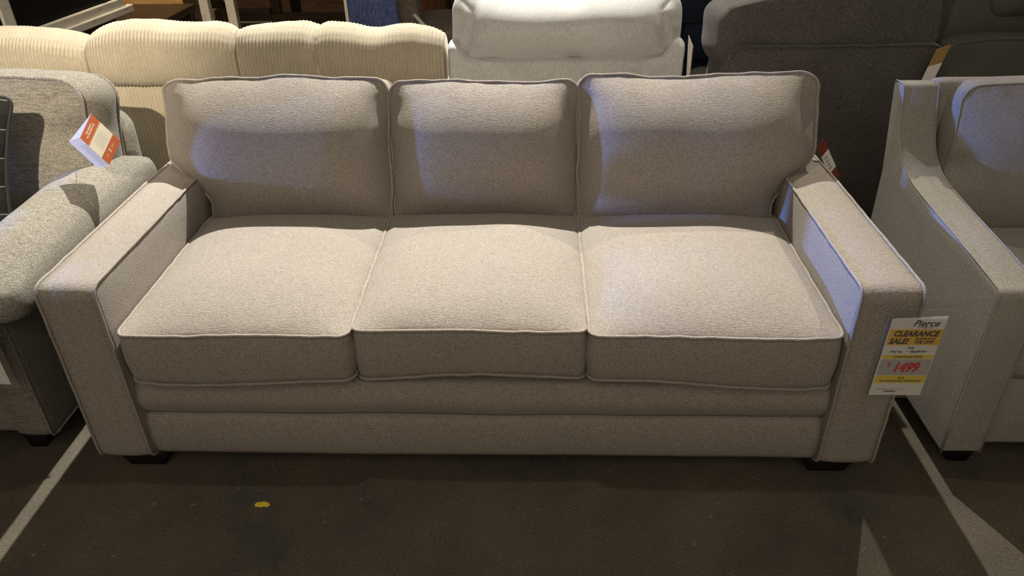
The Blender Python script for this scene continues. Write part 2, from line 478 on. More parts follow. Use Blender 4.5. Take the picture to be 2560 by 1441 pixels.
def back_cushion(xl, xr, zb, yb, ear, sd, zt=.934, yt=.826, tw=0.0):
    Bv = Vector((0, yt-yb, zt-zb)); H = Bv.length; Bv.normalize(); Cv = X.cross(Bv)
    W = xr-xl
    def wb(a, b, c, u, v):
        zz = (zb+zt)/2 + b*Bv.z
        if ear:
            k = sstep(.545, .715, zz)*max(0, ear*u)**1.3
            a += ear*.128*k
        if zz < .62: a *= 1-.012*(1-zz/.62)
        b += (.005*math.sin((u*2.2+sd)*1.7) + .006*nz((a, sd, 0), 11, sd))*max(0, v)**3
        b -= .010*math.cos(u*PI/2)*max(0, -v)**3
        a += .006*nz((b, sd, 2), 9, sd)*abs(u)**4
        c += tw*u*max(0, v)
        # soft dents below the top corners
        for su in (-1, 1):
            c -= .012*math.exp(-(((u-su*.93)/.10)**2+((v-.62)/.22)**2))*(1 if c > 0 else 0)
        return a, b, c
    return cushion(W, H, .12, Vector(((xl+xr)/2, (yb+yt)/2, (zb+zt)/2))-Cv*.060,
                   X, Bv, Cv, .040, .115, .03, 5.0, .9, wb, 64, 52, 7, .007, .004, 5, .0030, sd, pv=2.0)
for args in ((-.922, -.322, .488, .672, -1, 1), (-.312, .290, .490, .684, 0, 2, .920), (.297, .920, .478, .664, 1, 3)):
    geo, f, b = back_cushion(*args)
    c = obj('back_cushion', geo, M_SOFA, sofa)
    obj('piping', tube(f, .0050, True, 7, .003, 5), M_WELT, c)
    obj('piping', tube(b, .0050, True, 7, .003, 6), M_WELT, c)
for sx in (-1, 1):
    for y in (.098, .88):
        obj('leg', taper_leg(sx*1.005, y, 0, .076, .145, .105, -sx*.002, 0), M_LEG, sofa)

# ------------------------------------------------------------------ left tweed armchair
ch = thing('armchair', 'grey tweed armchair with a fat rolled arm at the left edge of the picture', 'armchair', (-1.76, .5, 0))
obj('seat_frame', box(-2.24, -1.33, .075, .95, .10, .36, .012), M_TWEED, ch)
for s in (1, -1):
    cx = -1.76 + s*.44
    geo, f, b = cushion(.90, .50, .10, (cx, .51, .35), Y, Z, X, .015, .006, .006, 8, 1, None, 24, 20, 4, .004)
    arm = obj('arm', geo, M_TWEED, ch)
    obj('piping', tube(f if s > 0 else b, .0045, True, 7, .001), M_TWEEDW, arm)
    def wr(a, b, c, u, v):
        return a, b, c + .012*u
    geo, f, b = cushion(.87, .235, .08, (cx+s*.040, .425, .605), Y, -X, Z, .05, .064, .050, 2.2, .7, wr, 50, 26, 6, .010, .004, 8, 0, 4)
    obj('arm_roll', geo, M_TWEED, arm)
geo, f, b = cushion(.80, .64, .13, (-1.76, .38, .43), X, Y, Z, .03, .04, .01, 2.6, .8, None, 30, 26, 6, .01)
c = obj('seat_cushion', geo, M_TWEED, ch); obj('piping', tube(f, .0045), M_TWEEDW, c)
geo, f, b = cushion(.98, .70, .12, (-1.755, .89, .45), X, Vector((0, .06, 1)).normalized(), Vector((0, -1, .06)).normalized(), .07, .02, .02, 4, 1, None, 34, 26, 5, .02)
obj('back_frame', geo, M_TWEED, ch)
def lb(a, b, c, u, v):
    c -= .05*math.exp(-(((u-.95)/.14)**2+((v-.28)/.20)**2))*(1 if c > 0 else 0)
    return a + (.02*sstep(.2, 1, v)-.22*min(0, c+.02))*u, b + .008*math.sin(u*4)*max(0, v)**3, c
Bv = Vector((0, .10, .47)); H = Bv.length; Bv.normalize(); Cv = X.cross(Bv)
geo, f, b = cushion(.96, H, .18, Vector((-1.755, .665, .735))-Cv*.09, X, Bv, Cv, .075, .05, .03, 2.4, .9, lb, 56, 44, 8, .02, .008, 4, .004, 9)
c = obj('back_cushion', geo, M_TWEED, ch)
obj('piping', tube(f, .0055, True, 7, .002), M_TWEEDW, c); obj('piping', tube(b, .0055, True, 7, .002), M_TWEEDW, c)
for lx in (-1.38, -2.16):
    for ly in (.14, .90): obj('leg', taper_leg(lx, ly, 0, .11, .075, .05, 0, 0), M_LEG, ch)

# dark plaid pillow resting against its back
Bv = Vector((.065, .09, .33)); H = .42; Bv.normalize(); Av = Vector((1, .18, -.2)).normalized(); Cv = Av.cross(Bv).normalized(); Av = Bv.cross(Cv)
def wp(a, b, c, u, v):
    k = 1 - .10*(1-abs(u)**2)*abs(v)**3
    return a*(1-.10*(1-abs(v)**2)*abs(u)**3), b*k, c
PO = Vector((-1.582, .430, .825))
geo, f, b = cushion(.42, .42, .01, PO, Av, Bv, Cv, .03, .065, .055, 2.0, .8, wp, 40, 40, 2, 0, .006, 9, .004, 21)
uv = [((Vector(v)-PO).dot(Av)/.42+.5, (Vector(v)-PO).dot(Bv)/.42+.5) for v in geo[0]]
pil = thing('throw_pillow', 'black plaid throw pillow with thin pale lines on the grey tweed armchair', 'pillow', tuple(PO-Vector((0, 0, .21))))
pc = obj('pillow_body', geo, M_PLAID, pil, True, None, uv)
obj('piping', tube(f, .005, True, 7, .001), plain('black_welt', (.02, .02, .019), .8), pil)

# ------------------------------------------------------------------ right greige armchair
rc_ = thing('armchair', 'light greige armchair with a swooping arm at the right edge of the picture', 'armchair', (1.80, .5, 0))
outl0 = [(.03, .095), (.765, .095), (.79, .63), (.858, .895), (.848, .910), (.80, .912), (.782, .892), (.760, .83), (.728, .765), (.685, .715), (.63, .685), (.55, .668), (.40, .655), (.22, .642), (.08, .628), (.045, .622), (.032, .605)]
def smooth_poly(P, k0, k1, n=4):
    out = P[:k0]
    for i in range(k0, k1):
        p0, p1, p2, p3 = P[i-1], P[i], P[i+1], P[min(i+2, len(P)-1)]
        for t in (j/n for j in range(n)):
            out.append(tuple(.5*((2*p1[q])+(-p0[q]+p2[q])*t+(2*p0[q]-5*p1[q]+4*p2[q]-p3[q])*t*t+(-p0[q]+3*p1[q]-3*p2[q]+p3[q])*t**3) for q in (0, 1)))
    return out + P[k1:]
outl = smooth_poly(outl0, 5, 16)
for xo in (1.298, 2.19):
    g = prism(outl, (xo, 0, 0), Y, Z, X, .112, .012, 3)
    arm = obj('arm', g, M_GREIGE, rc_)
    for xx in (xo+.003, xo+.109):
        pts = []
        n = len(outl)
        for (a, b), (a2, b2) in zip(outl[3:], outl[4:]+[outl[0]]):
            for t in range(4): pts.append((xx, a+(a2-a)*t/4, b+(b2-b)*t/4))
        pts.append((xx, outl[0][0], outl[0][1]))
        obj('piping', tube(pts, .0024, False, 6, .0006), M_GREIGE, arm)
obj('seat_frame', box(1.37, 2.23, .06, .85, .10, .34, .012), M_GREIGE, rc_)
geo, f, b = cushion(.775, .66, .13, (1.80, .385, .405), X, Y, Z, .03, .035, .01, 2.6, .8, None, 34, 30, 6, .01)
c = obj('seat_cushion', geo, M_GREIGE, rc_); obj('piping', tube(f, .004), M_GREIGE, c)
geo, f, b = cushion(.80, .81, .06, (1.80, .83, .505), X, Z, -Y, .03, .012, .012, 4, 1, None, 26, 26, 5, .012)
obj('back_frame', geo, M_GREIGE, rc_)
Bv = Vector((0, .09, .44)); H = Bv.length; Bv.normalize(); Cv = X.cross(Bv)
def rb(a, b, c, u, v):
    return a - .15*min(0, c)*u*.6 + .02*u*max(0, -v), b + .012*math.cos(u*PI/2)*max(0, v)**3, c - .02*math.exp(-(((u+.95)/.14)**2+((v+.1)/.2)**2))*(1 if c > 0 else 0)
geo, f, b = cushion(.70, H, .15, Vector((1.815, .705, .695))-Cv*.075, X, Bv, Cv, .05, .06, .03, 3.0, .85, rb, 54, 44, 8, .016, .005, 5, .003, 14)
c = obj('back_cushion', geo, M_GREIGE, rc_); obj('piping', tube(f, .0035, True, 7, .001), M_GREIGE, c)
for lx in (1.40, 2.20):
    for ly in (.12, .80): obj('leg', taper_leg(lx, ly, 0, .10, .085, .06), M_LEG, rc_)

# ------------------------------------------------------------------ cream corduroy sofa seen from behind
cs = thing('sofa', 'cream corduroy reclining sofa seen from behind its ribbed back', 'sofa', (-1.15, 1.8, 0))
RIB = .0140
def ribbed(x0, x1, prof, endround, hmod, seed, ridge=.0034, cap=True):
    nper = 8
    nx = int((x1-x0)/RIB*nper)
    m = len(prof); V, F = [], []
    nrm = []
    for k in range(m):
        a = prof[max(0, k-1)]; b = prof[min(m-1, k+1)]
        t = Vector((b[0]-a[0], b[1]-a[1])); t.normalize()
        nrm.append(Vector((-t.y, t.x)))
    cy = sum(p[0] for p in prof)/m; cz = sum(p[1] for p in prof)/m
    for i in range(nx+1):
        x = x0+(x1-x0)*i/nx; u = 2*i/nx-1
        e = endround(u)
        for k, (y, z) in enumerate(prof):
            t = k/(m-1)
            yy = cy+(y-cy)*e; zz = z if z < .80 else .80+(z-.80)*(.55+.45*e)
            zz += hmod(x, u)*max(0, (z-.80)/.17)
            d = ridge*(abs(math.cos(PI*x/RIB))**.7*1.7-.7) + .006*nz((x, y, z), 6, seed) + .002*nz((x*2.5, y, z*.8), 9, seed+3) - .016*math.exp(-((x+.672+.02*math.sin(z*30)*.2)/.007)**2)*sstep(.80, .85, z)*sstep(.99, .93, z)*(1 if seed == 32 else 0)
            V.append(Vector((x + .0015*nz((x, z, y), 8, seed+5), yy-nrm[k].x*-d, zz+nrm[k].y*d)))
    for i in range(nx):
        for k in range(m-1):
            a = i*m+k; F.append((a, a+m, a+m+1, a+1))
    if cap:
        F.append(tuple(range(m))); F.append(tuple(nx*m+k for k in range(m))[::-1])
    return V, F
# rear upper pad: from the seam up over the top and down inside
def arc_prof():
    P = [(1.335, .765), (1.312, .775), (1.296, .79), (1.285, .815), (1.280, .845), (1.281, .875), (1.288, .905), (1.302, .932), (1.325, .955), (1.355, .970), (1.39, .976), (1.43, .970), (1.47, .952), (1.50, .925), (1.52, .88), (1.52, .80), (1.50, .765)]
    out = []
    for (a, b), (c, d) in zip(P, P[1:]):
        for t in range(3): out.append((a+(c-a)*t/3, b+(d-b)*t/3))
    out.append(P[-1]); return out
ap = arc_prof()
segs = [(-2.32, -1.575, lambda x, u: -.006+.010*math.sin(x*9)), (-1.570, -.992, lambda x, u: .022-.02*u*u+.006*math.sin(x*17)), (-.987, -.192, lambda x, u: .010-.010*math.exp(-((x+.46)/.08)**2)*2.2-.012*math.exp(-((x+.68)/.03)**2)-.02*max(0, u)**3)]
for k, (a, b, hm) in enumerate(segs):
    def er(u): return 1-.28*abs(u)**9-.06*abs(u)**3
    obj('back_cushion', ribbed(a, b, ap, er, hm, 30+k), M_CREAM, cs)
lp = [(1.36, .08), (1.335, .085)] + [(1.328-.012*math.sin(PI*t), .10+.655*t) for t in (i/14 for i in range(15))] + [(1.335, .762), (1.345, .768), (1.40, .768)]
obj('back_panel', ribbed(-2.32, -.20, lp, lambda u: 1-.02*abs(u)**8, lambda x, u: 0, 41), M_CREAM, cs)
obj('seat_base', box(-2.32, -.205, 1.38, 2.25, .10, .48, .03), M_CREAM, cs)
for xa in (-2.45, -.335):
    geo, f, b = cushion(.90, .52, .16, (xa+.03, 1.84, .36), Y, Z, X, .06, .02, .02, 4, 1, None, 24, 20, 5, .02)
    obj('arm', geo, M_CREAM, cs)
for lx in (-2.25, -.26):
    for ly in (1.45, 2.2): obj('foot', taper_leg(lx, ly, 0, .10, .06, .05), M_LEG, cs)

# ------------------------------------------------------------------ light grey recliner from behind
lr = thing('recliner', 'light grey linen recliner seen from behind with a plump headrest pillow', 'recliner', (.27, 1.6, 0))
def wl(a, b, c, u, v):
    top = sstep(.55, 1, v)
    b += .075*max(0, abs(u)-.86)/.14*top
    for s in (-.62, .66):
        c -= .004*math.exp(-((a/.43-s)/.012)**2)*(1 if c > 0 else 0)
    return a*(1-.01*v), b, c
geo, f, b = cushion(.875, .79, .12, (.268, 1.360, .465), X, Vector((0, -.03, 1)).normalized(), Vector((0, -1, -.03)).normalized(), .035, .010, .01, 6, 1, wl, 120, 40, 6, .014, .003, 5, 0, 50)
obj('back_shell', geo, M_LIGHT, lr)
def wh(a, b, c, u, v):
    b += (.010*math.sin(u*7+1)+.006*math.sin(u*17))*max(0, -v)**4
    b -= .012*math.exp(-((u-.02)/.12)**2)*max(0, v)**2
    c += .010*math.sin(u*5)*abs(v)
    f_ = .009*math.exp(-((abs(u)-.86+.10*v)/.045)**2)
    return a, b, c - f_*(1 if c > 0 else 0)
geo, f, b = cushion(.825, .245, .07, (.270, 1.385, .962), X, Vector((0, .20, 1)).normalized(), Vector((0, -1, .20)).normalized(), .075, .120, .09, 3.2, .85, wh, 70, 44, 6, .02, .008, 6, .004, 51, pv=2.0)
hp = obj('headrest_pillow', geo, M_LIGHT, lr)
obj('piping', tube(f[:70], .004, False, 6, .003), M_LIGHT, hp)
obj('seat_base', box(-.08, .62, 1.42, 2.1, .09, .48, .03), M_LIGHT, lr)
for xa in (-.02, .56):
    geo, f, b = cushion(.72, .5, .14, (xa, 1.78, .36), Y, Z, X, .06, .02, .02, 4, 1, None, 20, 18, 5, .02)
    obj('arm', geo, M_LIGHT, lr)
obj('base', box(.02, .52, 1.40, 2.0, 0, .10, .01), M_DARKCLOTH, lr)

# ------------------------------------------------------------------ charcoal recliner from behind
cr = thing('recliner', 'charcoal plush recliner seen from behind the sofa back at right', 'recliner', (1.2, 1.6, 0))
def wc(a, b, c, u, v):
    return a+.028*v, b, c
geo, f, b = cushion(.745, .83, .30, (1.200, 1.366, .52), X, Vector((0, -.05, 1)).normalized(), Vector((0, -1, -.05)).normalized(), .04, .022, .02, 4, 1, wc, 50, 44, 8, .016, .005, 5, .002, 60)
bp = obj('back_panel', geo, M_CHAR, cr); obj('piping', tube(f, .0055, True, 7, .003), M_CHAR, bp)
def wt(a, b, c, u, v):
    b += (-.028*abs(u-.2)**3 + .010*math.sin(u*2))*max(0, v)
    return a*(1-.03*max(0, v)**3), b, c
geo, f, b = cushion(.765, .245, .31, (1.203, 1.388, .968), X, Vector((0, .10, 1)).normalized(), Vector((0, -1, .10)).normalized(), .065, .024, .03, 2.6, .8, wt, 60, 30, 10, .03, .007, 6, .003, 61)
tp = obj('headrest', geo, M_CHAR, cr)
obj('seat_base', box(.90, 1.50, 1.50, 2.10, .09, .46, .03), M_CHAR, cr)
for xa in (.95, 1.45):
    geo, f, b = cushion(.5, .48, .12, (xa, 1.86, .36), Y, Z, X, .06, .02, .02, 4, 1, None, 20, 18, 5, .02)
    obj('arm', geo, M_CHAR, cr)
obj('base', box(.95, 1.45, 1.45, 2.0, 0, .10, .01), M_DARKCLOTH, cr)

# ------------------------------------------------------------------ navy recliner further back
nr = thing('recliner', 'dark navy recliner in shadow behind the light grey recliner', 'recliner', (.70, 2.5, 0))
def pad(name, par, mat, x0, x1, y, z0, z1, t=.14, crown=.03, sd=0, lean=.0):
    geo, f, b = cushion(x1-x0, z1-z0, t, ((x0+x1)/2, y, (z0+z1)/2), X, Vector((0, lean, 1)).normalized(), Vector((0, -1, lean)).normalized(), .04, crown, crown, 3, .9, None, 24, 20, 5, .012, .003, 6, .002, sd)
    return obj(name, geo, mat, par)
pad('headrest', nr, M_NAVY, .28, 1.02, 2.40, .77, 1.02, .22, .05, 70)
pad('back_pad', nr, M_NAVY, .28, .885, 2.40, .565, .765, .18, .025, 71)
pad('back_pad', nr, M_NAVY, .895, 1.19, 2.39, .585, .765, .18, .025, 72)
pad('back_shell', nr, M_NAVY, .26, 1.16, 2.40, .10, .565, .18, .01, 73)
obj('seat_base', box(.28, 1.12, 2.5, 3.1, .0, .46, .03), M_NAVY, nr)

# ------------------------------------------------------------------ dark olive leather recliner at right
ol = thing('recliner', 'dark olive leather recliner seen from behind in the top right corner', 'recliner', (2.1, 1.7, 0))
def wo(a, b, c, u, v):
    return a*(1-.03*v), b - .02*sstep(.6, 1, abs(u))*max(0, v)**2, c
geo, f, b = cushion(.92, .86, .10, (2.11, 1.375, .49), X, Vector((0, -.04, 1)).normalized(), Vector((0, -1, -.04)).normalized(), .05, .012, .012, 5, 1, wo, 40, 36, 8, .012, .003, 5, 0, 80)
sh = obj('back_shell', geo, M_GREENL, ol)
obj('piping', tube(f, .0035, True, 6), M_GREENL, sh)
def wo2(a, b, c, u, v):
    return a*(1-.05*v), b, c
geo, f, b = cushion(.80, .42, .16, (2.14, 1.56, 1.00), X, Vector((0, .04, 1)).normalized(), Vector((0, -1, .04)).normalized(), .07, .03, .03, 3, .9, wo2, 40, 30, 8, .02, .004, 5, .001, 81)
bk = obj('backrest', geo, M_GREENL, ol)
obj('piping', tube(f, .004, True, 6), M_GREENL, bk)
geo, f, b = cushion(.60, .17, .05, (2.17, 1.475, 1.055), X, Z, -Y, .05, .03, .02, 3, .9, None, 30, 20, 6, .012, .003, 5, .001, 82)
obj('head_pad', geo, M_GREENL, bk)
obj('seat_base', box(1.72, 2.5, 1.45, 2.2, .09, .47, .03), M_GREENL, ol)
for xa in (1.74, 2.48):
    geo, f, b = cushion(.66, .5, .15, (xa, 1.88, .36), Y, Z, X, .06, .02, .02, 4, 1, None, 20, 18, 5, .02)
    obj('arm', geo, M_GREENL, ol)
obj('base', box(1.85, 2.4, 1.45, 2.1, 0, .10, .01), M_DARKCLOTH, ol)

# brown leather chair between the two recliners
bl = thing('armchair', 'glossy dark brown leather chair glimpsed beyond the gap at right', 'armchair', (2.2, 2.8, 0))
pad('backrest', bl, M_BROWNL, 1.95, 2.75, 2.45, .35, .86, .18, .06, 85)
obj('seat_base', box(1.98, 2.72, 2.55, 3.2, .08, .42, .03), M_BROWNL, bl)
for xa in (1.98, 2.72):
    geo, f, b = cushion(.75, .5, .15, (xa, 2.85, .35), Y, Z, X, .06, .03, .03, 3, 1, None, 20, 18, 5, .02)
    obj('arm', geo, M_BROWNL, bl)
obj('base', box(2.1, 2.6, 2.6, 3.1, 0, .09, .01), M_DARKCLOTH, bl)

# ------------------------------------------------------------------ tags and cards
# sale card in a clear sleeve on the right sofa arm
card = thing('sale_card', 'clear sleeve with a yellow and white clearance price card on the sofa arm', 'price card', (1.09, -.014, .34))
CO = Vector((1.0985, -.0155, .335)); CA = Vector((1, .0, .006)).normalized(); CB = Vector((.022, .004, 1)).normalized()
obj('sleeve', join(slab(CO, CA, CB, -.086, .083, 0, .272, .0045, .0005), slab(CO, CA, CB, -.086, .083, 0, .272, -.003, .0005)), M_PLASTIC, card, False)
edge = [CO+CA*a+CB*b+CA.cross(CB)*.0025 for a, b in ((-.086, 0), (.083, 0), (.083, .272), (-.086, .272))]
obj('sleeve_edge', tube(edge, .0010, True, 5), M_PLASTIC, card)
cc = obj('card', slab(CO, CA, CB, -.074, .058, .006, .245, .0015, .0008), M_PAPER, card, False)
obj('rear_card', slab(CO+Vector((0, 0, 0)), Vector((1, 0, .05)), CB, -.065, .060, .02, .247, -.0012, .0008), M_PAPER, card, False)
def band(u0, u1, v0, v1, mat, name): return obj(name, slab(CO, CA, CB, u0, u1, v0, v1, .0023, .0003), mat, card, False)
band(-.072, .058, .166, .214, M_AMBER, 'yellow_band'); band(-.070, .056, .124, .136, M_YELL, 'yellow_band')
band(-.070, .056, .0715, .122, M_GREYP, 'price_panel'); band(-.070, .056, .046, .070, M_YELL, 'yellow_band')
def ct(body, size, u, v, mat, **k):
    return text(body, size, CO+CA*u+CB*v+CA.cross(CB)*.0030, CA, CB, mat, card, depth=.0002, **k)
ct('Pierce', .026, .010, .223, M_INK, shear=.35, bold=.0003, sx=.95)
ct('&', .009, .012, .2165, M_INK)
band(-.008, .006, .2185, .2195, M_INK, 'rule'); band(.016, .030, .2185, .2195, M_INK, 'rule')
ct('CLEARANCE', .0225, -.006, .1935, M_INK, shear=.22, bold=.0008, sx=.86)
ct('SALE!', .0225, -.043, .1710, M_INK, shear=.22, bold=.0008, sx=.86)
ct('SAVINGS UP TO', .0082, .020, .1832, M_INK, shear=.22, bold=.0002, sx=.82)
ct('73% OFF!', .0140, .019, .1710, M_INK, shear=.2, bold=.0003, sx=.86)
ct('Sofa', .009, -.006, .1550, M_INK, bold=.0001)
ct('Why Pay:', .0085, -.040, .1435, M_INK, bold=.0001, sx=.95)
ct('$3,349.99', .0095, .014, .1435, M_INK, bold=.0001, sx=.95)
band(-.014, .042, .1462, .1470, M_INK, 'strike_line')
ct('CLEARANCE PRICE', .0085, -.006, .1270, M_INK, bold=.0001)
ct('1499', .040, -.004, .0835, M_RED, shear=.22, bold=.0017, sx=.80)
ct('$', .016, -.047, .1015, M_RED, bold=.0002)
ct('AS IS', .0075, -.006, .0605, M_INK, bold=.0002)
ct('NO EXCHANGES OR RETURNS', .0085, -.006, .0505, M_INK, bold=.0001, sx=.88)
ct('230-70000-A130-04  F13A21-S', .0068, -.020, .0245, M_GREYP, sx=.95)
band(-.038, -.008, .0175, .0205, M_INK, 'rule')

# card at the left edge
lc = thing('price_card', 'white price card in a clear sleeve on the grey tweed armchair front', 'price card', (-1.335, -.026, .368))
LO = Vector((-1.335, -.026, .368)); LA = Vector((1, -.05, -.01)).normalized(); LB = Vector((-.02, .0, 1)).normalized()
obj('sleeve', slab(LO, LA, LB, -.08, .118, -.008, .25, .004, .0006), M_PLASTIC, lc, False)
obj('card', slab(LO, LA, LB, -.07, .095, .003, .235, .001, .001), M_PAPER, lc, False)
obj('yellow_band', slab(LO, LA, LB, -.065, .062, .028, .043, .0022, .0003), M_YELL, lc, False)

# folded tag on the grey armchair
def lerp4(q, s, t): return (Vector(q[0]).lerp(Vector(q[1]), s)).lerp(Vector(q[3]).lerp(Vector(q[2]), s), t)
lt = thing('hang_tag', 'folded orange and white paper tag hanging over the grey tweed arm', 'tag', (-1.17, .56, .74))
# cover quad: top, right, bottom, left
Q = [(-1.155, .560, .912), (-1.090, .556, .828), (-1.133, .533, .762), (-1.198, .537, .846)]
Qo = [Q[3], Q[2], Q[1], Q[0]]   # u along the long edge, v across
th = Vector((0, -.0006, 0))
cover = obj('cover', quadslab(Qo, .0010), M_ORANGE, lt, False)
nq = (Vector(Qo[1])-Vector(Qo[0])).cross(Vector(Qo[3])-Vector(Qo[0])).normalized()
def sub(q, s0, s1, t0, t1, lift): return [lerp4(q, s, t)+nq*lift for s, t in ((s0, t0), (s1, t0), (s1, t1), (s0, t1))]
obj('cream_panel', quadslab(sub(Qo, .31, .74, 0, 1, .0013), .0003), M_CREAMP, lt, False)
obj('rule', quadslab(sub(Qo, .285, .293, 0, 1, .0013), .0003), M_CREAMP, lt, False)
ua = (Vector(Qo[1])-Vector(Qo[0])).normalized(); va = (Vector(Qo[3])-Vector(Qo[0])).normalized()
def tt(body, size, s, t, mat, **k):
    # lines run across the tag, from the fold to the free edge
    return text(body, size, lerp4(Qo, s, t)+nq*.0017, va, -(ua-va*ua.dot(va)).normalized(), mat, lt, depth=.0002, **k)
tt('Your opinion is', .0080, .125, .5, M_CREAMP, bold=.0003, sx=.72)
tt('very important to us!', .0080, .195, .5, M_CREAMP, bold=.0003, sx=.72)
tt('L A', .0075, .885, .26, M_CREAMP, sx=.8); tt('B O Y', .0075, .885, .70, M_CREAMP, sx=.8)
tt('Z', .011, .892, .47, M_CREAMP, shear=.3, bold=.0004)
for i in range(10):
    s = .37+.032*i
    obj('text_line', quadslab(sub(Qo, s, s+.010, .2+.05*((i*7) % 3), .8-.05*((i*5) % 3), .0017), .0002), M_PAPERB, lt, False)
P1 = [(-1.198, .538, .846), (-1.133, .534, .762), (-1.193, .568, .737), (-1.258, .572, .821)]
pg = obj('inner_page', quadslab([P1[3], P1[2], P1[1], P1[0]], .0010), M_TAGP, lt, False)
P0 = [(-1.155, .562, .912), (-1.198, .539, .846), (-1.258, .573, .821)]
V = [Vector(p) for p in P0]; n_ = (V[1]-V[0]).cross(V[2]-V[0]).normalized()
obj('inner_page', (V+[v-n_*.001 for v in V], [(0, 1, 2), (5, 4, 3), (0, 3, 4, 1), (1, 4, 5, 2), (2, 5, 3, 0)]), M_TAGP, lt, False)
P1o = [P1[3], P1[2], P1[1], P1[0]]
nq = (Vector(P1o[1])-Vector(P1o[0])).cross(Vector(P1o[3])-Vector(P1o[0])).normalized()
for i in range(18):
    s = .22+.042*i
    obj('text_line', quadslab(sub(P1o, s, s+.012, .45, .97, .0013), .0002), M_PAPERB, lt, False)
obj('string', tube([(-1.157, .562, .909), (-1.18, .60, .90), (-1.215, .66, .88), (-1.25, .70, .86)], .0008, False, 5), M_TWEEDW, lt)

# tag behind the right arm of the sofa
rtg = thing('hang_tag', 'rust and white paper tag poking up behind the right sofa arm', 'tag', (1.11, .82, .60))
R = [(1.112, .852, .714), (1.193, .852, .581), (1.173, .845, .553), (1.092, .845, .686)]
Ro = [R[3], R[2], R[1], R[0]]
nq = (Vector(Ro[1])-Vector(Ro[0])).cross(Vector(Ro[3])-Vector(Ro[0])).normalized()
obj('card', quadslab(Ro, .001), M_RUSTP, rtg, False)
obj('white_panel', quadslab(sub(Ro, .27, .74, 0, 1, .0013), .0003), M_PAPER, rtg, False)
for i in range(4):
    s = .36+.09*i
    obj('text_line', quadslab(sub(Ro, s, s+.035, .25, .62, .0018), .0002), M_PAPERB, rtg, False)
# tag on the side of the light grey recliner
rg = thing('hang_tag', 'narrow white and orange tag hanging beside the light grey recliner', 'tag', (.71, 1.29, .78))
Q3 = [(.726, 1.290, .760), (.730, 1.262, .765), (.730, 1.262, .915), (.716, 1.290, .950)]
obj('card', quadslab(Q3, .001), M_PAPER, rg, False)
Q4 = [(.7285, 1.288, .80), (.7325, 1.262, .80), (.7325, 1.262, .915), (.7185, 1.290, .945)]
obj('orange_panel', quadslab(Q4, .001), M_ORANGE, rg, False)
# tag between the charcoal and olive recliners
tg = thing('hang_tag', 'tan and white tag between the charcoal and olive leather recliners', 'tag', (1.56, 1.165, .735))
T4 = [(1.640, 1.30, .775), (1.672, 1.30, .785), (1.690, 1.30, .855), (1.682, 1.30, .898)]
Tq = [(1.520, 1.165, .735), (1.566, 1.165, .745), (1.606, 1.165, .938), (1.560, 1.165, .922)]
To = [Tq[0], Tq[1], Tq[2], Tq[3]]
nq = (Vector(To[1])-Vector(To[0])).cross(Vector(To[3])-Vector(To[0])).normalized()
obj('card', quadslab(To, .001), M_TAN, tg, False)
obj('white_panel', quadslab(sub(To, 0, 1, .26, .68, .0012), .0003), M_PAPER, tg, False)

# paint flake on the floor
fl = []
nf = 22
for i in range(nf):
    a = 2*PI*i/nf; r = .0125*(1+.45*nz((math.cos(a), math.sin(a), 0), 2.5, 3))*(1.25 if abs(math.cos(a)) > .8 else .8)
    fl.append((-.613+r*math.cos(a)*1.25, -.104+r*math.sin(a)))
g = prism(fl, (0, 0, .0002), X, Y, Z, .0012, 0)
tag(obj('paint_flake', g, M_YELL, None, False), 'small mustard yellow flake lying on the concrete floor before the sofa', 'flake')

# ------------------------------------------------------------------ furniture further back
wcab = thing('cabinet', 'distressed white hutch with a black glass door on a dark base at top left', 'cabinet', (-2.85, 3.0, 0))
cA = Vector((.095, 1.0, 0)).normalized(); cN = Vector((1.0, -.095, 0)).normalized(); cO = Vector((-2.612, 2.42, 0))
def cbox(u0, u1, d0, d1, z0, z1, bev=.006):
    bm = bmesh.new(); bmesh.ops.create_cube(bm, size=1)
    for v in bm.verts:
        v.co = cO + cA*(u0+(v.co.x+.5)*(u1-u0)) + cN*(d0+(v.co.y+.5)*(d1-d0)) + Z*(z0+(v.co.z+.5)*(z1-z0))
    bmesh.ops.recalc_face_normals(bm, faces=bm.faces[:])
    bmesh.ops.bevel(bm, geom=bm.edges[:], offset=bev, segments=1, affect='EDGES')
    return bm_geo(bm)
obj('base_cabinet', cbox(.02, 1.02, -.42, -.06, 0, .60), M_DARKW, wcab, False)
obj('carcass', cbox(0, 1.06, -.42, -.03, .60, 1.5), M_BLACK, wcab, False)
dr = obj('glass_door', cbox(.10, .96, -.032, -.016, .70, 1.42), M_BLACK, wcab, False)
obj('stile', cbox(0, .085, -.02, 0, .68, 1.5), M_WHITEW, wcab, False)
obj('stile', cbox(.085, .10, -.02, -.008, .70, 1.45), M_WHITEW, wcab, False)
obj('stile', cbox(.975, 1.055, -.02, 0, .68, 1.5), M_WHITEW, wcab, False)
obj('stile', cbox(.955, .975, -.02, -.008, .70, 1.45), M_WHITEW, wcab, False)
obj('bottom_rail', cbox(.0, 1.055, -.02, .006, .645, .70), M_WHITEW, wcab, False)
obj('plinth', cbox(-.02, 1.12, -.02, .024, .60, .648), M_WHITEW, wcab, False)

ct_ = thing('coffee_table', 'dark brown wooden coffee table beyond the cream corduroy sofa', 'table', (-3.0, 4.0, 0))
obj('table_top', box(-3.6, -2.52, 3.5, 4.55, .40, .45, .006), M_DARKW, ct_, False)
for lx in (-3.55, -2.57):
    for ly in (3.55, 4.50): obj('leg', box(lx-.04, lx+.04, ly-.04, ly+.04, 0, .40, .004), M_DARKW, ct_, False)
obj('side_panel', box(-2.585, -2.555, 3.59, 4.46, .05, .40, .003), M_DARKW, ct_, False)

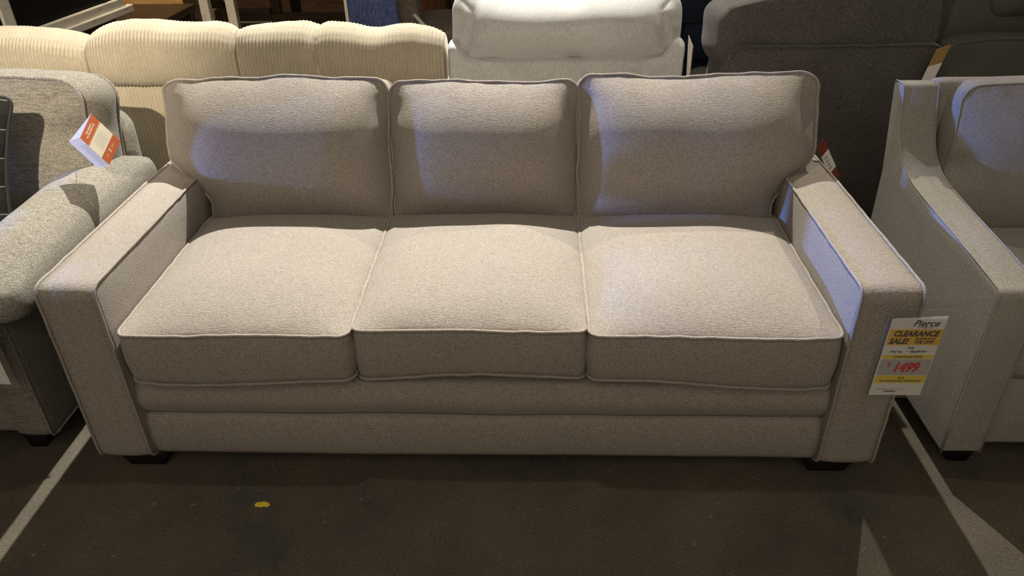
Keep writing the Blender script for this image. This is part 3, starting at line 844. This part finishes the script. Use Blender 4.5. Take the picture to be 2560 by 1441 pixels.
ft = thing('dining_table', 'distressed white farmhouse table whose legs show above the cream sofa', 'table', (-2.0, 5.3, 0))
for (lx, ly) in ((-2.63, 5.0), (-2.44, 5.08), (-1.41, 5.0), (-1.42, 5.37)):
    obj('leg', box(lx-.038, lx+.038, ly-.038, ly+.038, 0, .72, .006), M_WHITEW, ft, False)
obj('table_top', box(-2.72, -1.32, 4.93, 5.43, .72, .76, .006), M_WHITEW, ft, False)

rs = thing('wooden_shelf', 'rough brown wooden rack in shadow behind the white table legs', 'shelf', (-2.0, 5.8, 0))
obj('rail', box(-2.9, -2.26, 5.48, 5.56, .11, .21, .004), M_RUST, rs, False)
obj('rail', box(-2.26, -1.30, 5.50, 5.58, .075, .165, .004), M_RUST, rs, False)
obj('post', box(-2.275, -2.19, 5.56, 5.64, 0, 1.0, .004), M_RUST, rs, False)
obj('post', box(-1.42, -1.36, 5.56, 5.64, 0, 1.0, .004), M_RUST, rs, False)
obj('back_board', box(-2.9, -1.30, 6.1, 6.13, 0, 1.0, .002), M_DARKW, rs, False)
obj('rail', box(-2.19, -1.42, 5.52, 5.56, .30, .36, .004), M_RUST, rs, False)
tag(obj('pine_board', box(-2.16, -1.76, 5.36, 5.48, .0, .085, .004), M_PINE, None, False), 'short pale pine board on the floor below the brown rack', 'board')

tc = thing('armchair', 'taupe suede armchair beyond the cream sofa beside the light grey recliner', 'armchair', (-.6, 3.0, 0))
def wtc(a, b, c, u, v): return a-.06*v*(1 if u > 0 else .2), b, c
geo, f, b = cushion(.36, .62, .14, (-.70, 3.06, .62), X, Z, -Y, .03, .015, .015, 3, 1, wtc, 24, 24, 5, .01, .004, 6, .002, 90)
obj('backrest', geo, M_TAUPE, tc)
geo, f, b = cushion(.42, .55, .16, (-.36, 3.15, .53), X, Y, Z, .05, .03, .01, 3, 1, None, 24, 24, 5, .01, .004, 6, .002, 91)
obj('seat_cushion', geo, M_TAUPE, tc)
obj('seat_base', box(-.90, -.16, 2.90, 3.5, .05, .46, .02), M_TAUPE, tc)
obj('white_trim', tube([(-.555, 2.97, .68), (-.50, 2.95, .625), (-.47, 2.95, .605)], .012, False, 6), M_PAPER, tc)
for lx in (-.84, -.22):
    for ly in (2.96, 3.44): obj('foot', taper_leg(lx, ly, 0, .06, .05, .04), M_LEG, tc)
geo, f, b = cushion(.27, .36, .05, (-.775, 2.90, .66), X, Vector((-.02, .03, 1)).normalized(), Vector((0, -1, .03)).normalized(), .02, .02, .03, 2.2, .8, None, 26, 26, 4, .01, .004, 7, .002, 92)
tag(obj('throw_pillow', geo, M_BLUE), 'blue velvet pillow leaning on the taupe suede armchair', 'pillow')

bc = thing('cabinet', 'reddish brown wooden cabinet behind the taupe suede armchair', 'cabinet', (-.5, 5.0, 0))
obj('carcass', box(-1.02, -.10, 4.75, 5.3, 0, 1.1, .004), M_CHERRY, bc, False)
for x0, x1 in ((-1.0, -.83), (-.82, -.565), (-.535, -.30)): obj('door', box(x0, x1, 4.725, 4.752, .05, 1.05, .006), M_CHERRY, bc, False)
obj('post', box(-.563, -.538, 4.70, 4.75, 0, 1.1, .003), M_DARKW, bc, False)

pk = thing('side_table', 'pale pine table top edge showing beyond the brown leather chair', 'table', (3.0, 4.1, 0))
obj('table_top', box(2.90, 3.7, 3.95, 4.6, .485, .54, .005), M_PINE, pk, False)
for lx in (2.96, 3.64):
    for ly in (4.02, 4.53): obj('leg', box(lx-.03, lx+.03, ly-.03, ly+.03, 0, .485, .003), M_DARKW, pk, False)

dk = thing('bookcase', 'tall dark brown bookcase in shadow behind the charcoal recliner', 'bookcase', (1.8, 5.2, 0))
obj('carcass', box(.95, 2.7, 5.1, 5.5, 0, 1.9, .004), M_DARKW, dk, False)
for z in (.45, .85, 1.25): obj('shelf', box(.98, 2.67, 5.05, 5.12, z, z+.03, .002), M_DARKW, dk, False)
db = thing('cabinet', 'low amber wood cabinet behind the dark coffee table', 'cabinet', (-3.6, 5.9, 0))
obj('carcass', box(-4.0, -2.95, 5.75, 6.2, 0, .9, .004), M_DARKW, db, False)
obj('door', box(-3.75, -3.15, 5.73, 5.755, .06, .86, .004), M_PINE, db, False)
